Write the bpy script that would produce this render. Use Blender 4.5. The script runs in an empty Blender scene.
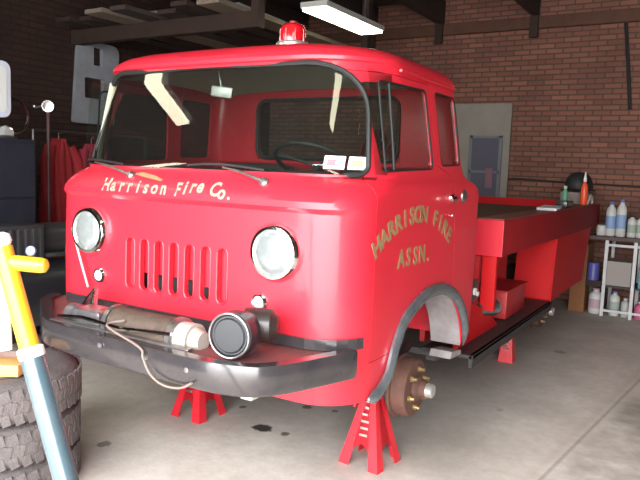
import bpy, bmesh, math, random
from mathutils import Vector as V, Matrix
random.seed(7)
PI=math.pi
col=bpy.context.scene.collection
CAM=V((1.996,-2.10,1.45)); F=664.0
# camera axes in world space (columns: right, up, back)
RX=V((0.85381864,0.51921812,0.03750022)); RY=V((-0.08808627,0.07310217,0.99342684)); RZ=V((0.51306387,-0.85150961,0.10815199))
def at(px,py,ax,val):
    r=RX*(px-320)-RY*(py-240)-RZ*F
    return CAM+r*((val-CAM[ax])/r[ax])
# ---------------------------------------------------------------- materials
MATS={}
def mat(name,c,rough=.5,metal=0,coat=0,noise=0,nscale=6,c2=None,bump=0,bscale=60,spec=.5,emit=0,trans=0,alpha=1):
    if name in MATS: return MATS[name]
    m=bpy.data.materials.new(name); m.use_nodes=True; nt=m.node_tree; N=nt.nodes; L=nt.links
    b=N['Principled BSDF']
    b.inputs['Base Color'].default_value=(*c,1); b.inputs['Roughness'].default_value=rough; b.inputs['Metallic'].default_value=metal
    b.inputs['Coat Weight'].default_value=coat; b.inputs['Coat Roughness'].default_value=.12
    b.inputs['Specular IOR Level'].default_value=spec
    b.inputs['Transmission Weight'].default_value=trans
    if emit: b.inputs['Emission Color'].default_value=(*c,1); b.inputs['Emission Strength'].default_value=emit
    tc=N.new('ShaderNodeTexCoord')
    if noise:
        n=N.new('ShaderNodeTexNoise'); n.inputs['Scale'].default_value=nscale; n.inputs['Detail'].default_value=8; n.inputs['Roughness'].default_value=.65
        L.new(tc.outputs['Object'],n.inputs['Vector'])
        r=N.new('ShaderNodeValToRGB'); r.color_ramp.elements[0].position=.5-noise*.35; r.color_ramp.elements[1].position=.5+noise*.35
        r.color_ramp.elements[0].color=(*(c2 or [x*.5 for x in c]),1); r.color_ramp.elements[1].color=(*c,1)
        L.new(n.outputs['Fac'],r.inputs['Fac']); L.new(r.outputs['Color'],b.inputs['Base Color'])
    if bump:
        n=N.new('ShaderNodeTexNoise'); n.inputs['Scale'].default_value=bscale; n.inputs['Detail'].default_value=4
        L.new(tc.outputs['Object'],n.inputs['Vector'])
        bp=N.new('ShaderNodeBump'); bp.inputs['Strength'].default_value=bump; bp.inputs['Distance'].default_value=.01
        L.new(n.outputs['Fac'],bp.inputs['Height']); L.new(bp.outputs['Normal'],b.inputs['Normal'])
    MATS[name]=m; return m
def glass(name,tint=(.9,.95,.93),dirt=0.05,rmul=1.0):
    m=bpy.data.materials.new(name); m.use_nodes=True; nt=m.node_tree; N=nt.nodes; L=nt.links
    N.remove(N['Principled BSDF']); out=N['Material Output']
    t=N.new('ShaderNodeBsdfTransparent'); t.inputs['Color'].default_value=(*tint,1)
    g=N.new('ShaderNodeBsdfGlossy'); g.inputs['Roughness'].default_value=.01
    d=N.new('ShaderNodeBsdfDiffuse'); d.inputs['Color'].default_value=(.6,.6,.55,1)
    fr=N.new('ShaderNodeFresnel'); fr.inputs['IOR'].default_value=1.5
    mu=N.new('ShaderNodeMath'); mu.operation='MULTIPLY'; mu.inputs[1].default_value=rmul; mu.use_clamp=True
    L.new(fr.outputs[0],mu.inputs[0])
    a=N.new('ShaderNodeMixShader'); b=N.new('ShaderNodeMixShader')
    a.inputs[0].default_value=dirt; L.new(t.outputs[0],a.inputs[1]); L.new(d.outputs[0],a.inputs[2])
    L.new(mu.outputs[0],b.inputs[0]); L.new(a.outputs[0],b.inputs[1]); L.new(g.outputs[0],b.inputs[2]); L.new(b.outputs[0],out.inputs['Surface'])
    return m
RED=mat('red_paint',(.72,.022,.044),.45,coat=.45,noise=.9,nscale=2.2,c2=(.64,.019,.038))
DRED=mat('worn_red_paint',(.50,.016,.022),.45,coat=.15,noise=1,nscale=5,c2=(.34,.02,.02))
BRED=mat('bed_red_paint',(.62,.010,.015),.6,spec=.2,noise=.9,nscale=3,c2=(.5,.012,.014))
DECK=mat('dirty_red_deck',(.30,.07,.07),.6,noise=1,nscale=9,c2=(.08,.055,.05))
BLACK=mat('black_paint',(.022,.023,.027),.3,coat=.3,noise=1,nscale=7,c2=(.05,.045,.045))
BMP=mat('bumper_black',(.02,.021,.026),.22,coat=.7,noise=1,nscale=9,c2=(.055,.045,.045))
RUB=mat('rubber',(.012,.014,.014),.6)
CHR=mat('chrome',(.8,.8,.8),.12,1)
STEEL=mat('dull_steel',(.45,.45,.46),.35,.9,noise=.8,nscale=20,c2=(.2,.18,.17))
GREYM=mat('grey_primer',(.32,.36,.39),.22,.65,noise=.8,nscale=12,c2=(.15,.17,.18))
PALE=mat('pale_grey_paint',(.42,.41,.40),.6,noise=1,nscale=12,c2=(.2,.15,.14))
RUST=mat('rusty_iron',(.20,.085,.055),.75,.2,noise=1,nscale=22,c2=(.07,.04,.035),bump=.3)
BRASS=mat('brass_studs',(.55,.42,.2),.35,.8)
CREAM=mat('cream_headliner',(.42,.40,.30),.8)
GOLD=mat('gold_leaf',(.40,.30,.15),.5,.1,noise=1,nscale=40,c2=(.28,.17,.08))
IVORY=mat('ivory_lettering',(.80,.76,.62),.5,noise=1,nscale=40,c2=(.6,.42,.32))
WHITE=mat('white_paint',(.8,.8,.8),.4)
DARK=mat('dark_interior',(.03,.03,.03),.8)
ROPE=mat('winch_cable',(.13,.085,.06),.7,noise=1,nscale=30,c2=(.03,.025,.02))
WINW=glass('windshield_glass',(.60,.66,.61),.008,1.5)
WINS=glass('window_glass',(.70,.78,.72),.01,1.0)
JRED=mat('jack_red_paint',(.72,.012,.03),.4,coat=.3,noise=.6,nscale=14,c2=(.55,.02,.03))
TIRE=mat('tyre_rubber',(.17,.145,.14),.85,noise=1,nscale=14,c2=(.07,.06,.06),bump=.4,bscale=90)
WOOD=mat('old_wood',(.16,.085,.05),.8,noise=1,nscale=8,c2=(.07,.035,.022))
DWOOD=mat('dark_wood',(.055,.03,.022),.85,noise=1,nscale=8,c2=(.025,.015,.012))
NAVY=mat('navy_enamel',(.008,.009,.022),.6,noise=.7,nscale=9,c2=(.02,.02,.03))
# ---------------------------------------------------------------- mesh builder
class MB:
    def __init__(s): s.bm=bmesh.new()
    def box(s,c,d,rot=None,bev=0,seg=2):
        t=bmesh.new(); bmesh.ops.create_cube(t,size=1)
        bmesh.ops.scale(t,vec=d,verts=t.verts)
        if bev: bmesh.ops.bevel(t,geom=t.edges[:],offset=bev,segments=seg,affect='EDGES',profile=.6)
        if rot is not None: bmesh.ops.transform(t,matrix=rot,verts=t.verts)
        bmesh.ops.translate(t,vec=c,verts=t.verts); return s._add(t)
    def _add(s,t):
        me=bpy.data.meshes.new('t'); t.to_mesh(me); t.free(); s.bm.from_mesh(me); bpy.data.meshes.remove(me); return s
    def b2(s,a,b,bev=0):   # box from two corners
        a=V(a);b=V(b); return s.box((a+b)/2,[abs(x) for x in (b-a)],bev=bev)
    def cyl(s,a,b,r,r2=None,n=20,cap=True):
        a=V(a);b=V(b); d=b-a; r2=r if r2 is None else r2
        t=bmesh.new(); bmesh.ops.create_cone(t,cap_ends=cap,segments=n,radius1=r,radius2=r2,depth=d.length)
        q=V((0,0,1)).rotation_difference(d.normalized()) 
        bmesh.ops.transform(t,matrix=Matrix.Translation((a+b)/2)@q.to_matrix().to_4x4(),verts=t.verts); return s._add(t)
    def tube(s,pts,r,n=10,closed=False,flat=1.0,up=None,cap=True):
        pts=[V(p) for p in pts]; m=len(pts); rings=[]; t=bmesh.new(); prev=None
        for i,p in enumerate(pts):
            if closed: d=pts[(i+1)%m]-pts[i-1]
            else: d=pts[min(i+1,m-1)]-pts[max(i-1,0)]
            d.normalize()
            if up is not None: a=V(up)
            elif prev is not None: a=prev
            else: a=V((0,0,1)) if abs(d.z)<.9 else V((1,0,0))
            x=(a-d*a.dot(d)).normalized(); y=d.cross(x); prev=x
            rr=r[i] if isinstance(r,(list,tuple)) else r
            rings.append([t.verts.new(p+x*math.cos(2*PI*k/n)*rr*flat+y*math.sin(2*PI*k/n)*rr) for k in range(n)])
        for i in range(m if closed else m-1):
            A=rings[i];B=rings[(i+1)%m]
            for k in range(n): t.faces.new((A[k],A[(k+1)%n],B[(k+1)%n],B[k]))
        if not closed and cap:
            t.faces.new(rings[0][::-1]); t.faces.new(rings[-1])
        return s._add(t)
    def lathe(s,prof,o,axis=(0,0,1),n=28):   # prof [(r,h)]
        t=bmesh.new(); rings=[]
        q=V((0,0,1)).rotation_difference(V(axis).normalized()).to_matrix().to_4x4()
        for r,h in prof:
            if r<1e-5: rings.append([t.verts.new((0,0,h))])
            else: rings.append([t.verts.new((r*math.cos(2*PI*k/n),r*math.sin(2*PI*k/n),h)) for k in range(n)])
        for A,B in zip(rings,rings[1:]):
            for k in range(n):
                k2=(k+1)%n
                if len(A)==1 and len(B)==1: break
                if len(A)==1: t.faces.new((A[0],B[k2],B[k]))
                elif len(B)==1: t.faces.new((A[k],A[k2],B[0]))
                else: t.faces.new((A[k],A[k2],B[k2],B[k]))
        bmesh.ops.transform(t,matrix=Matrix.Translation(o)@q,verts=t.verts); return s._add(t)
    def prism(s,poly,ax,a,b,bev=0):   # polygon in the two other axes (cyclic order given), extruded along ax
        t=bmesh.new()
        def P(p,v):
            if ax==0: return (v,p[0],p[1])
            if ax==1: return (p[0],v,p[1])
            return (p[0],p[1],v)
        A=[t.verts.new(P(p,a)) for p in poly]; B=[t.verts.new(P(p,b)) for p in poly]
        t.faces.new(A); t.faces.new(B[::-1]); n=len(poly)
        for k in range(n): t.faces.new((A[k],B[k],B[(k+1)%n],A[(k+1)%n]))
        bmesh.ops.recalc_face_normals(t,faces=t.faces[:])
        if bev: bmesh.ops.bevel(t,geom=t.edges[:],offset=bev,segments=2,affect='EDGES')
        return s._add(t)
    def grid(s,fn,nu,nv):
        t=bmesh.new(); g=[[t.verts.new(fn(i/nu,j/nv)) for j in range(nv+1)] for i in range(nu+1)]
        for i in range(nu):
            for j in range(nv): t.faces.new((g[i][j],g[i+1][j],g[i+1][j+1],g[i][j+1]))
        return s._add(t)
    def build(s,name,m,parent=None,smooth=35,label=None,fix=True):
        if fix: bmesh.ops.recalc_face_normals(s.bm,faces=s.bm.faces[:])
        me=bpy.data.meshes.new(name); s.bm.to_mesh(me); s.bm.free()
        return link(name,me,m,parent,smooth,label)
def link(name,me,m,parent=None,smooth=35,label=None):
    o=bpy.data.objects.new(name,me); col.objects.link(o)
    if m and not me.materials: me.materials.append(m)
    root=parent
    while root is not None and root.parent is not None: root=root.parent
    if root is not None:
        me.transform(Matrix.Translation(-root.location)); o.parent=parent
    else:
        # put the origin at the base centre
        if me.vertices:
            xs=[v.co for v in me.vertices]; c=V(((min(v.x for v in xs)+max(v.x for v in xs))/2,(min(v.y for v in xs)+max(v.y for v in xs))/2,min(v.z for v in xs)))
            me.transform(Matrix.Translation(-c)); o.location=c
    if smooth:
        for p in me.polygons: p.use_smooth=True
        me.set_sharp_from_angle(angle=math.radians(smooth))
    if label: o['label']=label
    return o
def tag(o,label,cat,group=None,kind=None):
    o['label']=label; o['category']=cat
    if group: o['group']=group
    if kind: o['kind']=kind
    return o
def thing(name,loc,label,cat,group=None):
    o=bpy.data.objects.new(name,None); col.objects.link(o); o.location=loc; o.empty_display_size=.1
    return tag(o,label,cat,group)
def struct(name,mb,m,parent=None,smooth=0):
    o=mb.build(name,m,parent,smooth)
    if parent is None: o['kind']='structure'
    return o
def copy_tree(o,parent=None):
    c=o.copy(); col.objects.link(c)
    if parent: c.parent=parent
    for ch in [x for x in bpy.data.objects if x.parent==o]: copy_tree(ch,c)
    return c
def bake(o):
    bpy.context.view_layer.update()
    dg=bpy.context.evaluated_depsgraph_get()
    me=bpy.data.meshes.new_from_object(o.evaluated_get(dg)); 
    bpy.data.objects.remove(o); return me
def boolean(me,cutters,op='DIFFERENCE'):
    o=bpy.data.objects.new('tmp',me); col.objects.link(o); cs=[]
    for c in cutters:
        bmesh.ops.recalc_face_normals(c.bm,faces=c.bm.faces[:])
        cm=bpy.data.meshes.new('c'); c.bm.to_mesh(cm); c.bm.free()
        co=bpy.data.objects.new('c',cm); col.objects.link(co); cs.append(co)
        md=o.modifiers.new('b','BOOLEAN'); md.operation=op; md.solver='EXACT'; md.object=co
    r=bake(o)
    for co in cs: bpy.data.objects.remove(co)
    return r
def rrect(x0,x1,z0,z1,r,n=6):
    out=[]
    for cx,cz,a in ((x1-r,z0+r,-PI/2),(x1-r,z1-r,0),(x0+r,z1-r,PI/2),(x0+r,z0+r,PI)):
        for k in range(n+1): out.append((cx+r*math.cos(a+PI/2*k/n),cz+r*math.sin(a+PI/2*k/n)))
    return out
def quad_round(pts,r,n=6):   # rounds the corners of any convex polygon
    out=[]; m=len(pts)
    for i in range(m):
        p=V(pts[i]).to_2d(); a=(V(pts[i-1]).to_2d()-p).normalized(); b=(V(pts[(i+1)%m]).to_2d()-p).normalized()
        rr=r[i] if isinstance(r,(list,tuple)) else r
        A=p+a*rr; B=p+b*rr
        for k in range(n+1):
            t=k/n; q=A*(1-t)**2+p*2*t*(1-t)+B*t*t; out.append((q.x,q.y))
    return out
_fonts={}
def text2d(s,size,bold=.0):
    c=bpy.data.curves.new('t','FONT'); c.body=s; c.size=size; c.offset=bold*size; c.align_x='CENTER'; c.resolution_u=3; c.extrude=.0008
    o=bpy.data.objects.new('t',c); col.objects.link(o); me=bake(o); bpy.data.curves.remove(c); return me

# ================================================================= setting
def nodes_brick(name,plane,dark=1.3):
    m=bpy.data.materials.new(name); m.use_nodes=True; nt=m.node_tree; N=nt.nodes; L=nt.links; b=N['Principled BSDF']
    tc=N.new('ShaderNodeTexCoord'); sp=N.new('ShaderNodeSeparateXYZ'); cb=N.new('ShaderNodeCombineXYZ')
    L.new(tc.outputs['Object'],sp.inputs[0]); L.new(sp.outputs[plane],cb.inputs[0]); L.new(sp.outputs['Z'],cb.inputs[1])
    br=N.new('ShaderNodeTexBrick'); L.new(cb.outputs[0],br.inputs['Vector'])
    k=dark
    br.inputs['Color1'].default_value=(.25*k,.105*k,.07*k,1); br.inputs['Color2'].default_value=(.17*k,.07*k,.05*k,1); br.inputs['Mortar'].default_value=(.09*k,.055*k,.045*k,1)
    br.inputs['Scale'].default_value=1; br.inputs['Mortar Size'].default_value=.009; br.inputs['Mortar Smooth'].default_value=.3; br.inputs['Brick Width'].default_value=.19; br.inputs['Row Height'].default_value=.060; br.inputs['Bias'].default_value=0
    n=N.new('ShaderNodeTexNoise'); n.inputs['Scale'].default_value=1.6; n.inputs['Detail'].default_value=6; L.new(tc.outputs['Object'],n.inputs['Vector'])
    mx=N.new('ShaderNodeMix'); mx.data_type='RGBA'; mx.blend_type='MULTIPLY'; mx.inputs['Factor'].default_value=.7
    r=N.new('ShaderNodeValToRGB'); r.color_ramp.elements[0].position=.3; r.color_ramp.elements[1].position=.7; r.color_ramp.elements[0].color=(.6,.58,.56,1)
    L.new(n.outputs['Fac'],r.inputs[0]); L.new(br.outputs['Color'],mx.inputs['A']); L.new(r.outputs[0],mx.inputs['B']); L.new(mx.outputs['Result'],b.inputs['Base Color'])
    bp=N.new('ShaderNodeBump'); bp.inputs['Strength'].default_value=.5; bp.inputs['Distance'].default_value=.01; bp.invert=True
    L.new(br.outputs['Fac'],bp.inputs['Height']); L.new(bp.outputs[0],b.inputs['Normal']); b.inputs['Roughness'].default_value=.85
    return m
def floor_mat():
    m=bpy.data.materials.new('concrete'); m.use_nodes=True; nt=m.node_tree; N=nt.nodes; L=nt.links; b=N['Principled BSDF']
    geo=N.new('ShaderNodeNewGeometry'); P=geo.outputs['Position']
    def math_(op,a,bb=None,clamp=False):
        x=N.new('ShaderNodeMath'); x.operation=op; x.use_clamp=clamp
        for i,v in enumerate((a,bb)):
            if v is None: continue
            if isinstance(v,(int,float)): x.inputs[i].default_value=v
            else: L.new(v,x.inputs[i])
        return x.outputs[0]
    def noise(scale,detail=6,rough=.6,vec=P):
        n=N.new('ShaderNodeTexNoise'); n.inputs['Scale'].default_value=scale; n.inputs['Detail'].default_value=detail; n.inputs['Roughness'].default_value=rough; L.new(vec,n.inputs['Vector']); return n.outputs['Fac']
    def ramp(f,a,ca,bb,cb):
        r=N.new('ShaderNodeValToRGB'); e=r.color_ramp.elements; e[0].position=a; e[0].color=(*ca,1); e[1].position=bb; e[1].color=(*cb,1); L.new(f,r.inputs[0]); return r.outputs[0]
    def mix(f,a,bb,mode='MIX'):
        x=N.new('ShaderNodeMix'); x.data_type='RGBA'; x.blend_type=mode
        if isinstance(f,(int,float)): x.inputs['Factor'].default_value=f
        else: L.new(f,x.inputs['Factor'])
        for k,v in (('A',a),('B',bb)):
            if isinstance(v,tuple): x.inputs[k].default_value=(*v,1)
            else: L.new(v,x.inputs[k])
        return x.outputs['Result']
    base=ramp(noise(1.3,8,.62),.32,(.60,.53,.46),.68,(.80,.735,.66))
    base=mix(.55,base,ramp(noise(14,6,.7),.3,(.72,.70,.68),.65,(1,1,1)),'MULTIPLY')
    sp=N.new('ShaderNodeSeparateXYZ'); L.new(P,sp.inputs[0]); X=sp.outputs['X']; Y=sp.outputs['Y']
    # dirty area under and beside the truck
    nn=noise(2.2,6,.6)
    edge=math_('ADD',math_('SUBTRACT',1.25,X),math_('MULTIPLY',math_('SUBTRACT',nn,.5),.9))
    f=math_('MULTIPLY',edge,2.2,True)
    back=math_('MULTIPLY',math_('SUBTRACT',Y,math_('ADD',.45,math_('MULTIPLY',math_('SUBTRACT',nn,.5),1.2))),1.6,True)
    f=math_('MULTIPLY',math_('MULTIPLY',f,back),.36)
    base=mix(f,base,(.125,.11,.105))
    # slab joint and darker outer slab
    jx=math_('SUBTRACT',X,math_('ADD',1.245,math_('MULTIPLY',Y,.11)))
    ad=math_('ABSOLUTE',jx); ln=math_('SUBTRACT',1,math_('MULTIPLY',ad,60),True)
    lt=math_('SUBTRACT',1,math_('MULTIPLY',math_('ABSOLUTE',math_('ADD',jx,.05)),22),True)
    base=mix(math_('MULTIPLY',lt,.35),base,(.52,.42,.35))
    base=mix(math_('MULTIPLY',ln,.45),base,(.12,.1,.08))
    outer=math_('MULTIPLY',math_('MULTIPLY',jx,12,True),math_('MULTIPLY',math_('SUBTRACT',noise(1.9,5,.6),.42),5,True))
    base=mix(math_('MULTIPLY',outer,.55),base,(.15,.12,.095))
    # oil stains
    for (px,py,rx,ry,st) in ((262,428,.055,.02,.95),(243,407,.02,.012,.7),(285,434,.022,.012,.75),(307,407,.03,.014,.7),(335,411,.018,.01,.6),(104,444,.03,.016,.6),(560,352,.05,.02,.4),(500,410,.02,.012,.3)):
        c=at(px,py,2,0)
        dx=math_('MULTIPLY',math_('SUBTRACT',X,c.x),1/rx); dy=math_('MULTIPLY',math_('SUBTRACT',Y,c.y),1/ry/2.2)
        d=math_('SQRT',math_('ADD',math_('MULTIPLY',dx,dx),math_('MULTIPLY',dy,dy)))
        d=math_('ADD',d,math_('MULTIPLY',math_('SUBTRACT',noise(30,3),.5),1.2))
        f=math_('MULTIPLY',math_('MULTIPLY',math_('SUBTRACT',1.2,d),3,True),st)
        base=mix(f,base,(.03,.022,.02))
    L.new(base,b.inputs['Base Color']); b.inputs['Roughness'].default_value=.62; b.inputs['Specular IOR Level'].default_value=.35
    bp=N.new('ShaderNodeBump'); bp.inputs['Strength'].default_value=.15; bp.inputs['Distance'].default_value=.01
    L.new(noise(40,4),bp.inputs['Height']); L.new(bp.outputs[0],b.inputs['Normal'])
    return m
BY=6.1; LX=-3.9; RXW=4.6; FY=-3.1; CH=3.62
BRB=nodes_brick('brick_back','X'); BRL=nodes_brick('brick_side','Y',.22)  # side brick is a darkened copy, missing light put into its colour
struct('floor',MB().b2((LX-.2,FY-.2,-.15),(RXW+.2,BY+.2,0)),floor_mat())
struct('ground',MB().b2((-16,-30,-.2),(16,FY-.2,-.02)),mat('driveway',(.5,.48,.45),.9,noise=.6,nscale=2,c2=(.4,.38,.35)))
struct('wall_back',MB().b2((LX-.2,BY,0),(RXW+.2,BY+.2,CH)),BRB)
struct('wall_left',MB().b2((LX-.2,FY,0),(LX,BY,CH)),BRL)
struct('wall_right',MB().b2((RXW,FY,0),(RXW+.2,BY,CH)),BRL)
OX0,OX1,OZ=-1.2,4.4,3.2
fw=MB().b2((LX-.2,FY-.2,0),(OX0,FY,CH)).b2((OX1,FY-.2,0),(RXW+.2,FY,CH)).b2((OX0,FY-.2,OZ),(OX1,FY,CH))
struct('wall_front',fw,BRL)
struct('ceiling',MB().b2((LX-.2,FY-.2,CH),(RXW+.2,BY+.2,CH+.12)),DWOOD)
# ledger beam on the back wall (trim) and joists
struct('trim_1',MB().b2((LX,BY-.07,3.17),(RXW,BY,3.31),.006),mat('ledger_wood',(.15,.06,.035),.8,noise=1,nscale=6,c2=(.06,.03,.02)))
for i,x in enumerate([-3.3,-2.2,at(440,10,1,BY-.1).x,at(535,10,1,BY-.1).x,1.35,2.5,3.6]):
    j=MB().b2((x-.035,FY,3.313),(x+.035,BY-.002,3.60)).b2((x-.05,BY-.115,3.06),(x+.05,BY-.071,3.31),.004).build('ceiling_joist',DWOOD,None,0)
    tag(j,'dark wooden ceiling joist running to the brick wall','joist','ceiling joists over the garage'); j['kind']='structure'
# conduit on the back wall
pts=[]
for px,py in ((470,177.5),(520,179),(560,182),(600,184.5),(640,187)): pts.append(at(px,py,1,BY-.012))
d=(pts[-1]-pts[0]); pts=[pts[0]-d*.5]+pts+[pts[-1]+d*.5]
tag(MB().tube(pts,.011,8).build('wall_conduit',BLACK),'thin dark pipe running level along the brick wall','pipe')
# vertical conduit top right
tag(MB().tube([at(626,22,1,BY-.02),at(628,60,1,BY-.02),at(630,110,1,BY-.02)],.02,8).build('wall_pipe',RUB),'short dark vertical pipe high on the brick wall at far right','pipe')
# door in back wall
dp=at(470,98,1,BY-.03); dq=at(513,103,1,BY-.03)
x0=dp.x-.28; x1=dq.x; zt=dq.z
DOORM=mat('door_beige_paint',(.30,.27,.235),.6,noise=.7,nscale=4,c2=(.23,.205,.18))
dr=struct('door_1',MB().b2((x0+.001,BY-.05,0.001),(x1,BY-.001,zt),.008),DOORM)
wl=at(484,137,1,BY-.06); wr=at(499,170,1,BY-.06)
MB().b2((wl.x-.16,BY-.062,1.05),(wr.x,BY-.048,wl.z),.003).build('window_pane',mat('pane_dark_glass',(.13,.12,.16),.12),dr,0)
fr=MB()
for xx in (wl.x-.16,wr.x): fr.b2((xx-.02,BY-.072,1.03),(xx+.02,BY-.05,wl.z+.02))
for zz in (1.05,wl.z,(1.05+wl.z)/2): fr.b2((wl.x-.17,BY-.072,zz-.015),(wr.x+.01,BY-.05,zz+.015))
fr.build('window_frame',mat('window_frame_paint',(.16,.17,.19),.5),dr,0)
MB().b2((wr.x-.16,BY-.078,1.28),(wr.x-.07,BY-.064,1.52)).build('paper_notice',mat('pinkish_paper',(.25,.13,.16),.8),dr,0)

# ================================================================= fire truck
T=thing('fire_truck',(0,2.6,0),'red cab-over fire truck with winch bumper, raised on red stands','truck')
# cab ring profile: z, front y, rear y, half width, front corner r, rear r, bow
LV=[(.53,.02,1.50,.845,.20,.08,.02),(.66,.005,1.50,.856,.20,.08,.02),(.80,.0,1.50,.86,.20,.08,.02),(1.0,.0,1.50,.861,.20,.08,.02),(1.20,.004,1.50,.86,.20,.08,.02),
 (1.275,.006,1.50,.86,.20,.08,.02),(1.295,-.008,1.50,.861,.20,.08,.02),(1.32,-.008,1.50,.862,.21,.08,.02),(1.345,.004,1.50,.863,.225,.09,.025),(1.370,.022,1.49,.864,.25,.10,.03),(1.39,.040,1.46,.863,.28,.12,.035),(1.403,.053,1.42,.858,.30,.12,.04),(1.415,.064,1.37,.850,.31,.12,.045),
 (1.44,.072,1.29,.846,.29,.10,.05),(1.48,.082,1.25,.842,.28,.08,.05),(1.60,.112,1.235,.828,.29,.08,.05),(1.72,.142,1.23,.814,.30,.09,.05),(1.84,.172,1.225,.795,.30,.10,.05),(1.878,.180,1.235,.793,.30,.12,.05),(1.883,.163,1.245,.797,.31,.12,.05),(1.897,.160,1.245,.794,.31,.13,.05),
 (1.915,.168,1.235,.782,.31,.15,.05),(1.94,.20,1.21,.75,.31,.18,.05),(1.96,.25,1.17,.69,.30,.2,.05),(1.978,.33,1.09,.61,.27,.2,.05),(1.99,.45,.98,.45,.2,.2,.03),(1.997,.6,.83,.2,.1,.1,.0)]
def lerp_lv(z):
    for a,b in zip(LV,LV[1:]):
        if a[0]<=z<=b[0]:
            t=(z-a[0])/(b[0]-a[0]); return [p+(q-p)*t for p,q in zip(a,b)]
def front_y(x,z):
    _,yf,yr,w,r,rr,bow=lerp_lv(z); ax=abs(x); y=yf+bow*(x/w)**2
    if ax>w-r: 
        k=min(ax-(w-r),r*.999); y+=r-math.sqrt(r*r-k*k)
    return y
def ring(z,yf,yr,w,r,rr,bow):
    P=[]; nf,nc,ns,nr=28,10,26,20
    for k in range(nf): x=-(w-r)+2*(w-r)*k/nf; P.append((x,yf+bow*(x/w)**2,z))
    c1=bow*((w-r)/w)**2
    for k in range(nc):
        a=PI/2*k/nc; x=(w-r)+r*math.sin(a); P.append((x,yf+bow*(x/w)**2+r-r*math.cos(a),z))
    y0=yf+bow+r; y1=yr-rr
    for k in range(ns): P.append((w,y0+(y1-y0)*k/ns,z))
    for k in range(nc): a=PI/2*k/nc; P.append((w-rr+rr*math.cos(a),yr-rr+rr*math.sin(a),z))
    for k in range(nr): P.append(((w-rr)-2*(w-rr)*k/nr,yr,z))
    for k in range(nc): a=PI/2*k/nc; P.append((-(w-rr)-rr*math.sin(a),yr-rr+rr*math.cos(a),z))
    for k in range(ns): P.append((-w,y1+(y0-y1)*k/ns,z))
    for k in range(nc):
        a=PI/2*(1-k/nc); x=-((w-r)+r*math.sin(a)); P.append((x,yf+bow*(x/w)**2+r-r*math.cos(a),z))
    return P
bm=bmesh.new(); prev=None
for lv in LV:
    R=[bm.verts.new(p) for p in ring(*lv)]
    if prev:
        n=len(R)
        for k in range(n): bm.faces.new((prev[k],prev[(k+1)%n],R[(k+1)%n],R[k]))
    prev=R
bm.faces.new(prev)
bmesh.ops.recalc_face_normals(bm,faces=bm.faces[:])
me=bpy.data.meshes.new('cab'); bm.to_mesh(me); bm.free()
o=bpy.data.objects.new('tmp',me); col.objects.link(o)
md=o.modifiers.new('s','SOLIDIFY'); md.thickness=.022; md.offset=-1
cab=bake(o)
# openings
WS=quad_round([(-.80,1.425),(.80,1.425),(.73,1.869),(-.73,1.869)],[.05,.05,.21,.21],8)
SW=quad_round([(.30,1.445),(.80,1.462),(.765,1.815),(.285,1.80)],[.02,.03,.03,.03],5)
QW=quad_round([(.905,1.478),(1.165,1.488),(1.14,1.82),(.872,1.82)],[.03]*4,5)
RWN=rrect(-.47,.47,1.50,1.84,.06)
ARC_Y,ARC_Z=.805,.52
AP=[(371,400),(378,396),(383,388),(389.4,370),(395.7,343.7),(406,317.5),(424,296),(434,290.5),(444,289),(455,295.5),(461.5,309),(464.5,325),(465.5,345)]
AP=[at(a,b,0,.866) for a,b in AP]; AP=[(p.y,p.z) for p in AP]
def archc(o_):   # arch curve offset inwards by o_
    P=[V((a,b,0)) for a,b in AP]; out=[]
    for i in range(len(P)-1):
        a=P[max(i-1,0)];b=P[i];c=P[i+1];d=P[min(i+2,len(P)-1)]
        for k in range(4):
            t=k/4; out.append(.5*((2*b)+(c-a)*t+(2*a-5*b+4*c-d)*t*t+(-a+3*b-3*c+d)*t**3))
    out.append(P[-1]); res=[]
    for i,p in enumerate(out):
        d=(out[min(i+1,len(out)-1)]-out[max(i-1,0)]).normalized(); res.append((p.x+d.y*o_,p.y-d.x*o_))
    return res
def archpoly(o_): c=archc(o_); return c+[(c[-1][0],.3),(c[0][0],.3)]
slots=[-.265+.0885*i for i in range(7)]
cuts=[MB().prism(WS,1,-.5,.55),MB().prism(SW,0,-1.2,1.2),MB().prism(QW,0,-1.2,1.2),MB().prism(RWN,1,1.1,1.4),MB().prism(archpoly(.012),0,-1.2,1.2)]
cab=boolean(cab,cuts)
cab=boolean(cab,[MB().prism(rrect(x-.0235,x+.0235,.88,1.105,.023,5),1,-.3,.10) for x in slots])
DP=[(.185,.69),(.22,.685),(.30,.685),(.45,.80),(1.09,.86),(1.115,1.0),(1.06,1.41),(1.045,1.45),(.83,1.84),(.835,1.84),(.22,1.835),(.24,1.43),(.205,1.40),(.185,1.1)]
DP=[(.205,.69),(1.10,.69),(1.10,1.0),(1.055,1.41),(1.0,1.44),(.845,1.48),(.815,1.842),(.205,1.842),(.24,1.44),(.205,1.395)]
def off(poly,d):
    c=V((sum(p[0] for p in poly)/len(poly),sum(p[1] for p in poly)/len(poly))); out=[]; m=len(poly)
    for i in range(m):
        p=V(poly[i]);a=(p-V(poly[i-1])).normalized();b=(V(poly[(i+1)%m])-p).normalized()
        n=(V((a.y,-a.x))+V((b.y,-b.x))).normalized(); out.append(tuple(p+n*d))
    return out
cab_c=cab.copy()
body=boolean(cab,[MB().prism(off(DP,.004),0,.4,1.2),MB().prism(off(DP,.004),0,-1.2,-.4)])
link('cab_body',body,RED,T,28)
doors=[]
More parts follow.
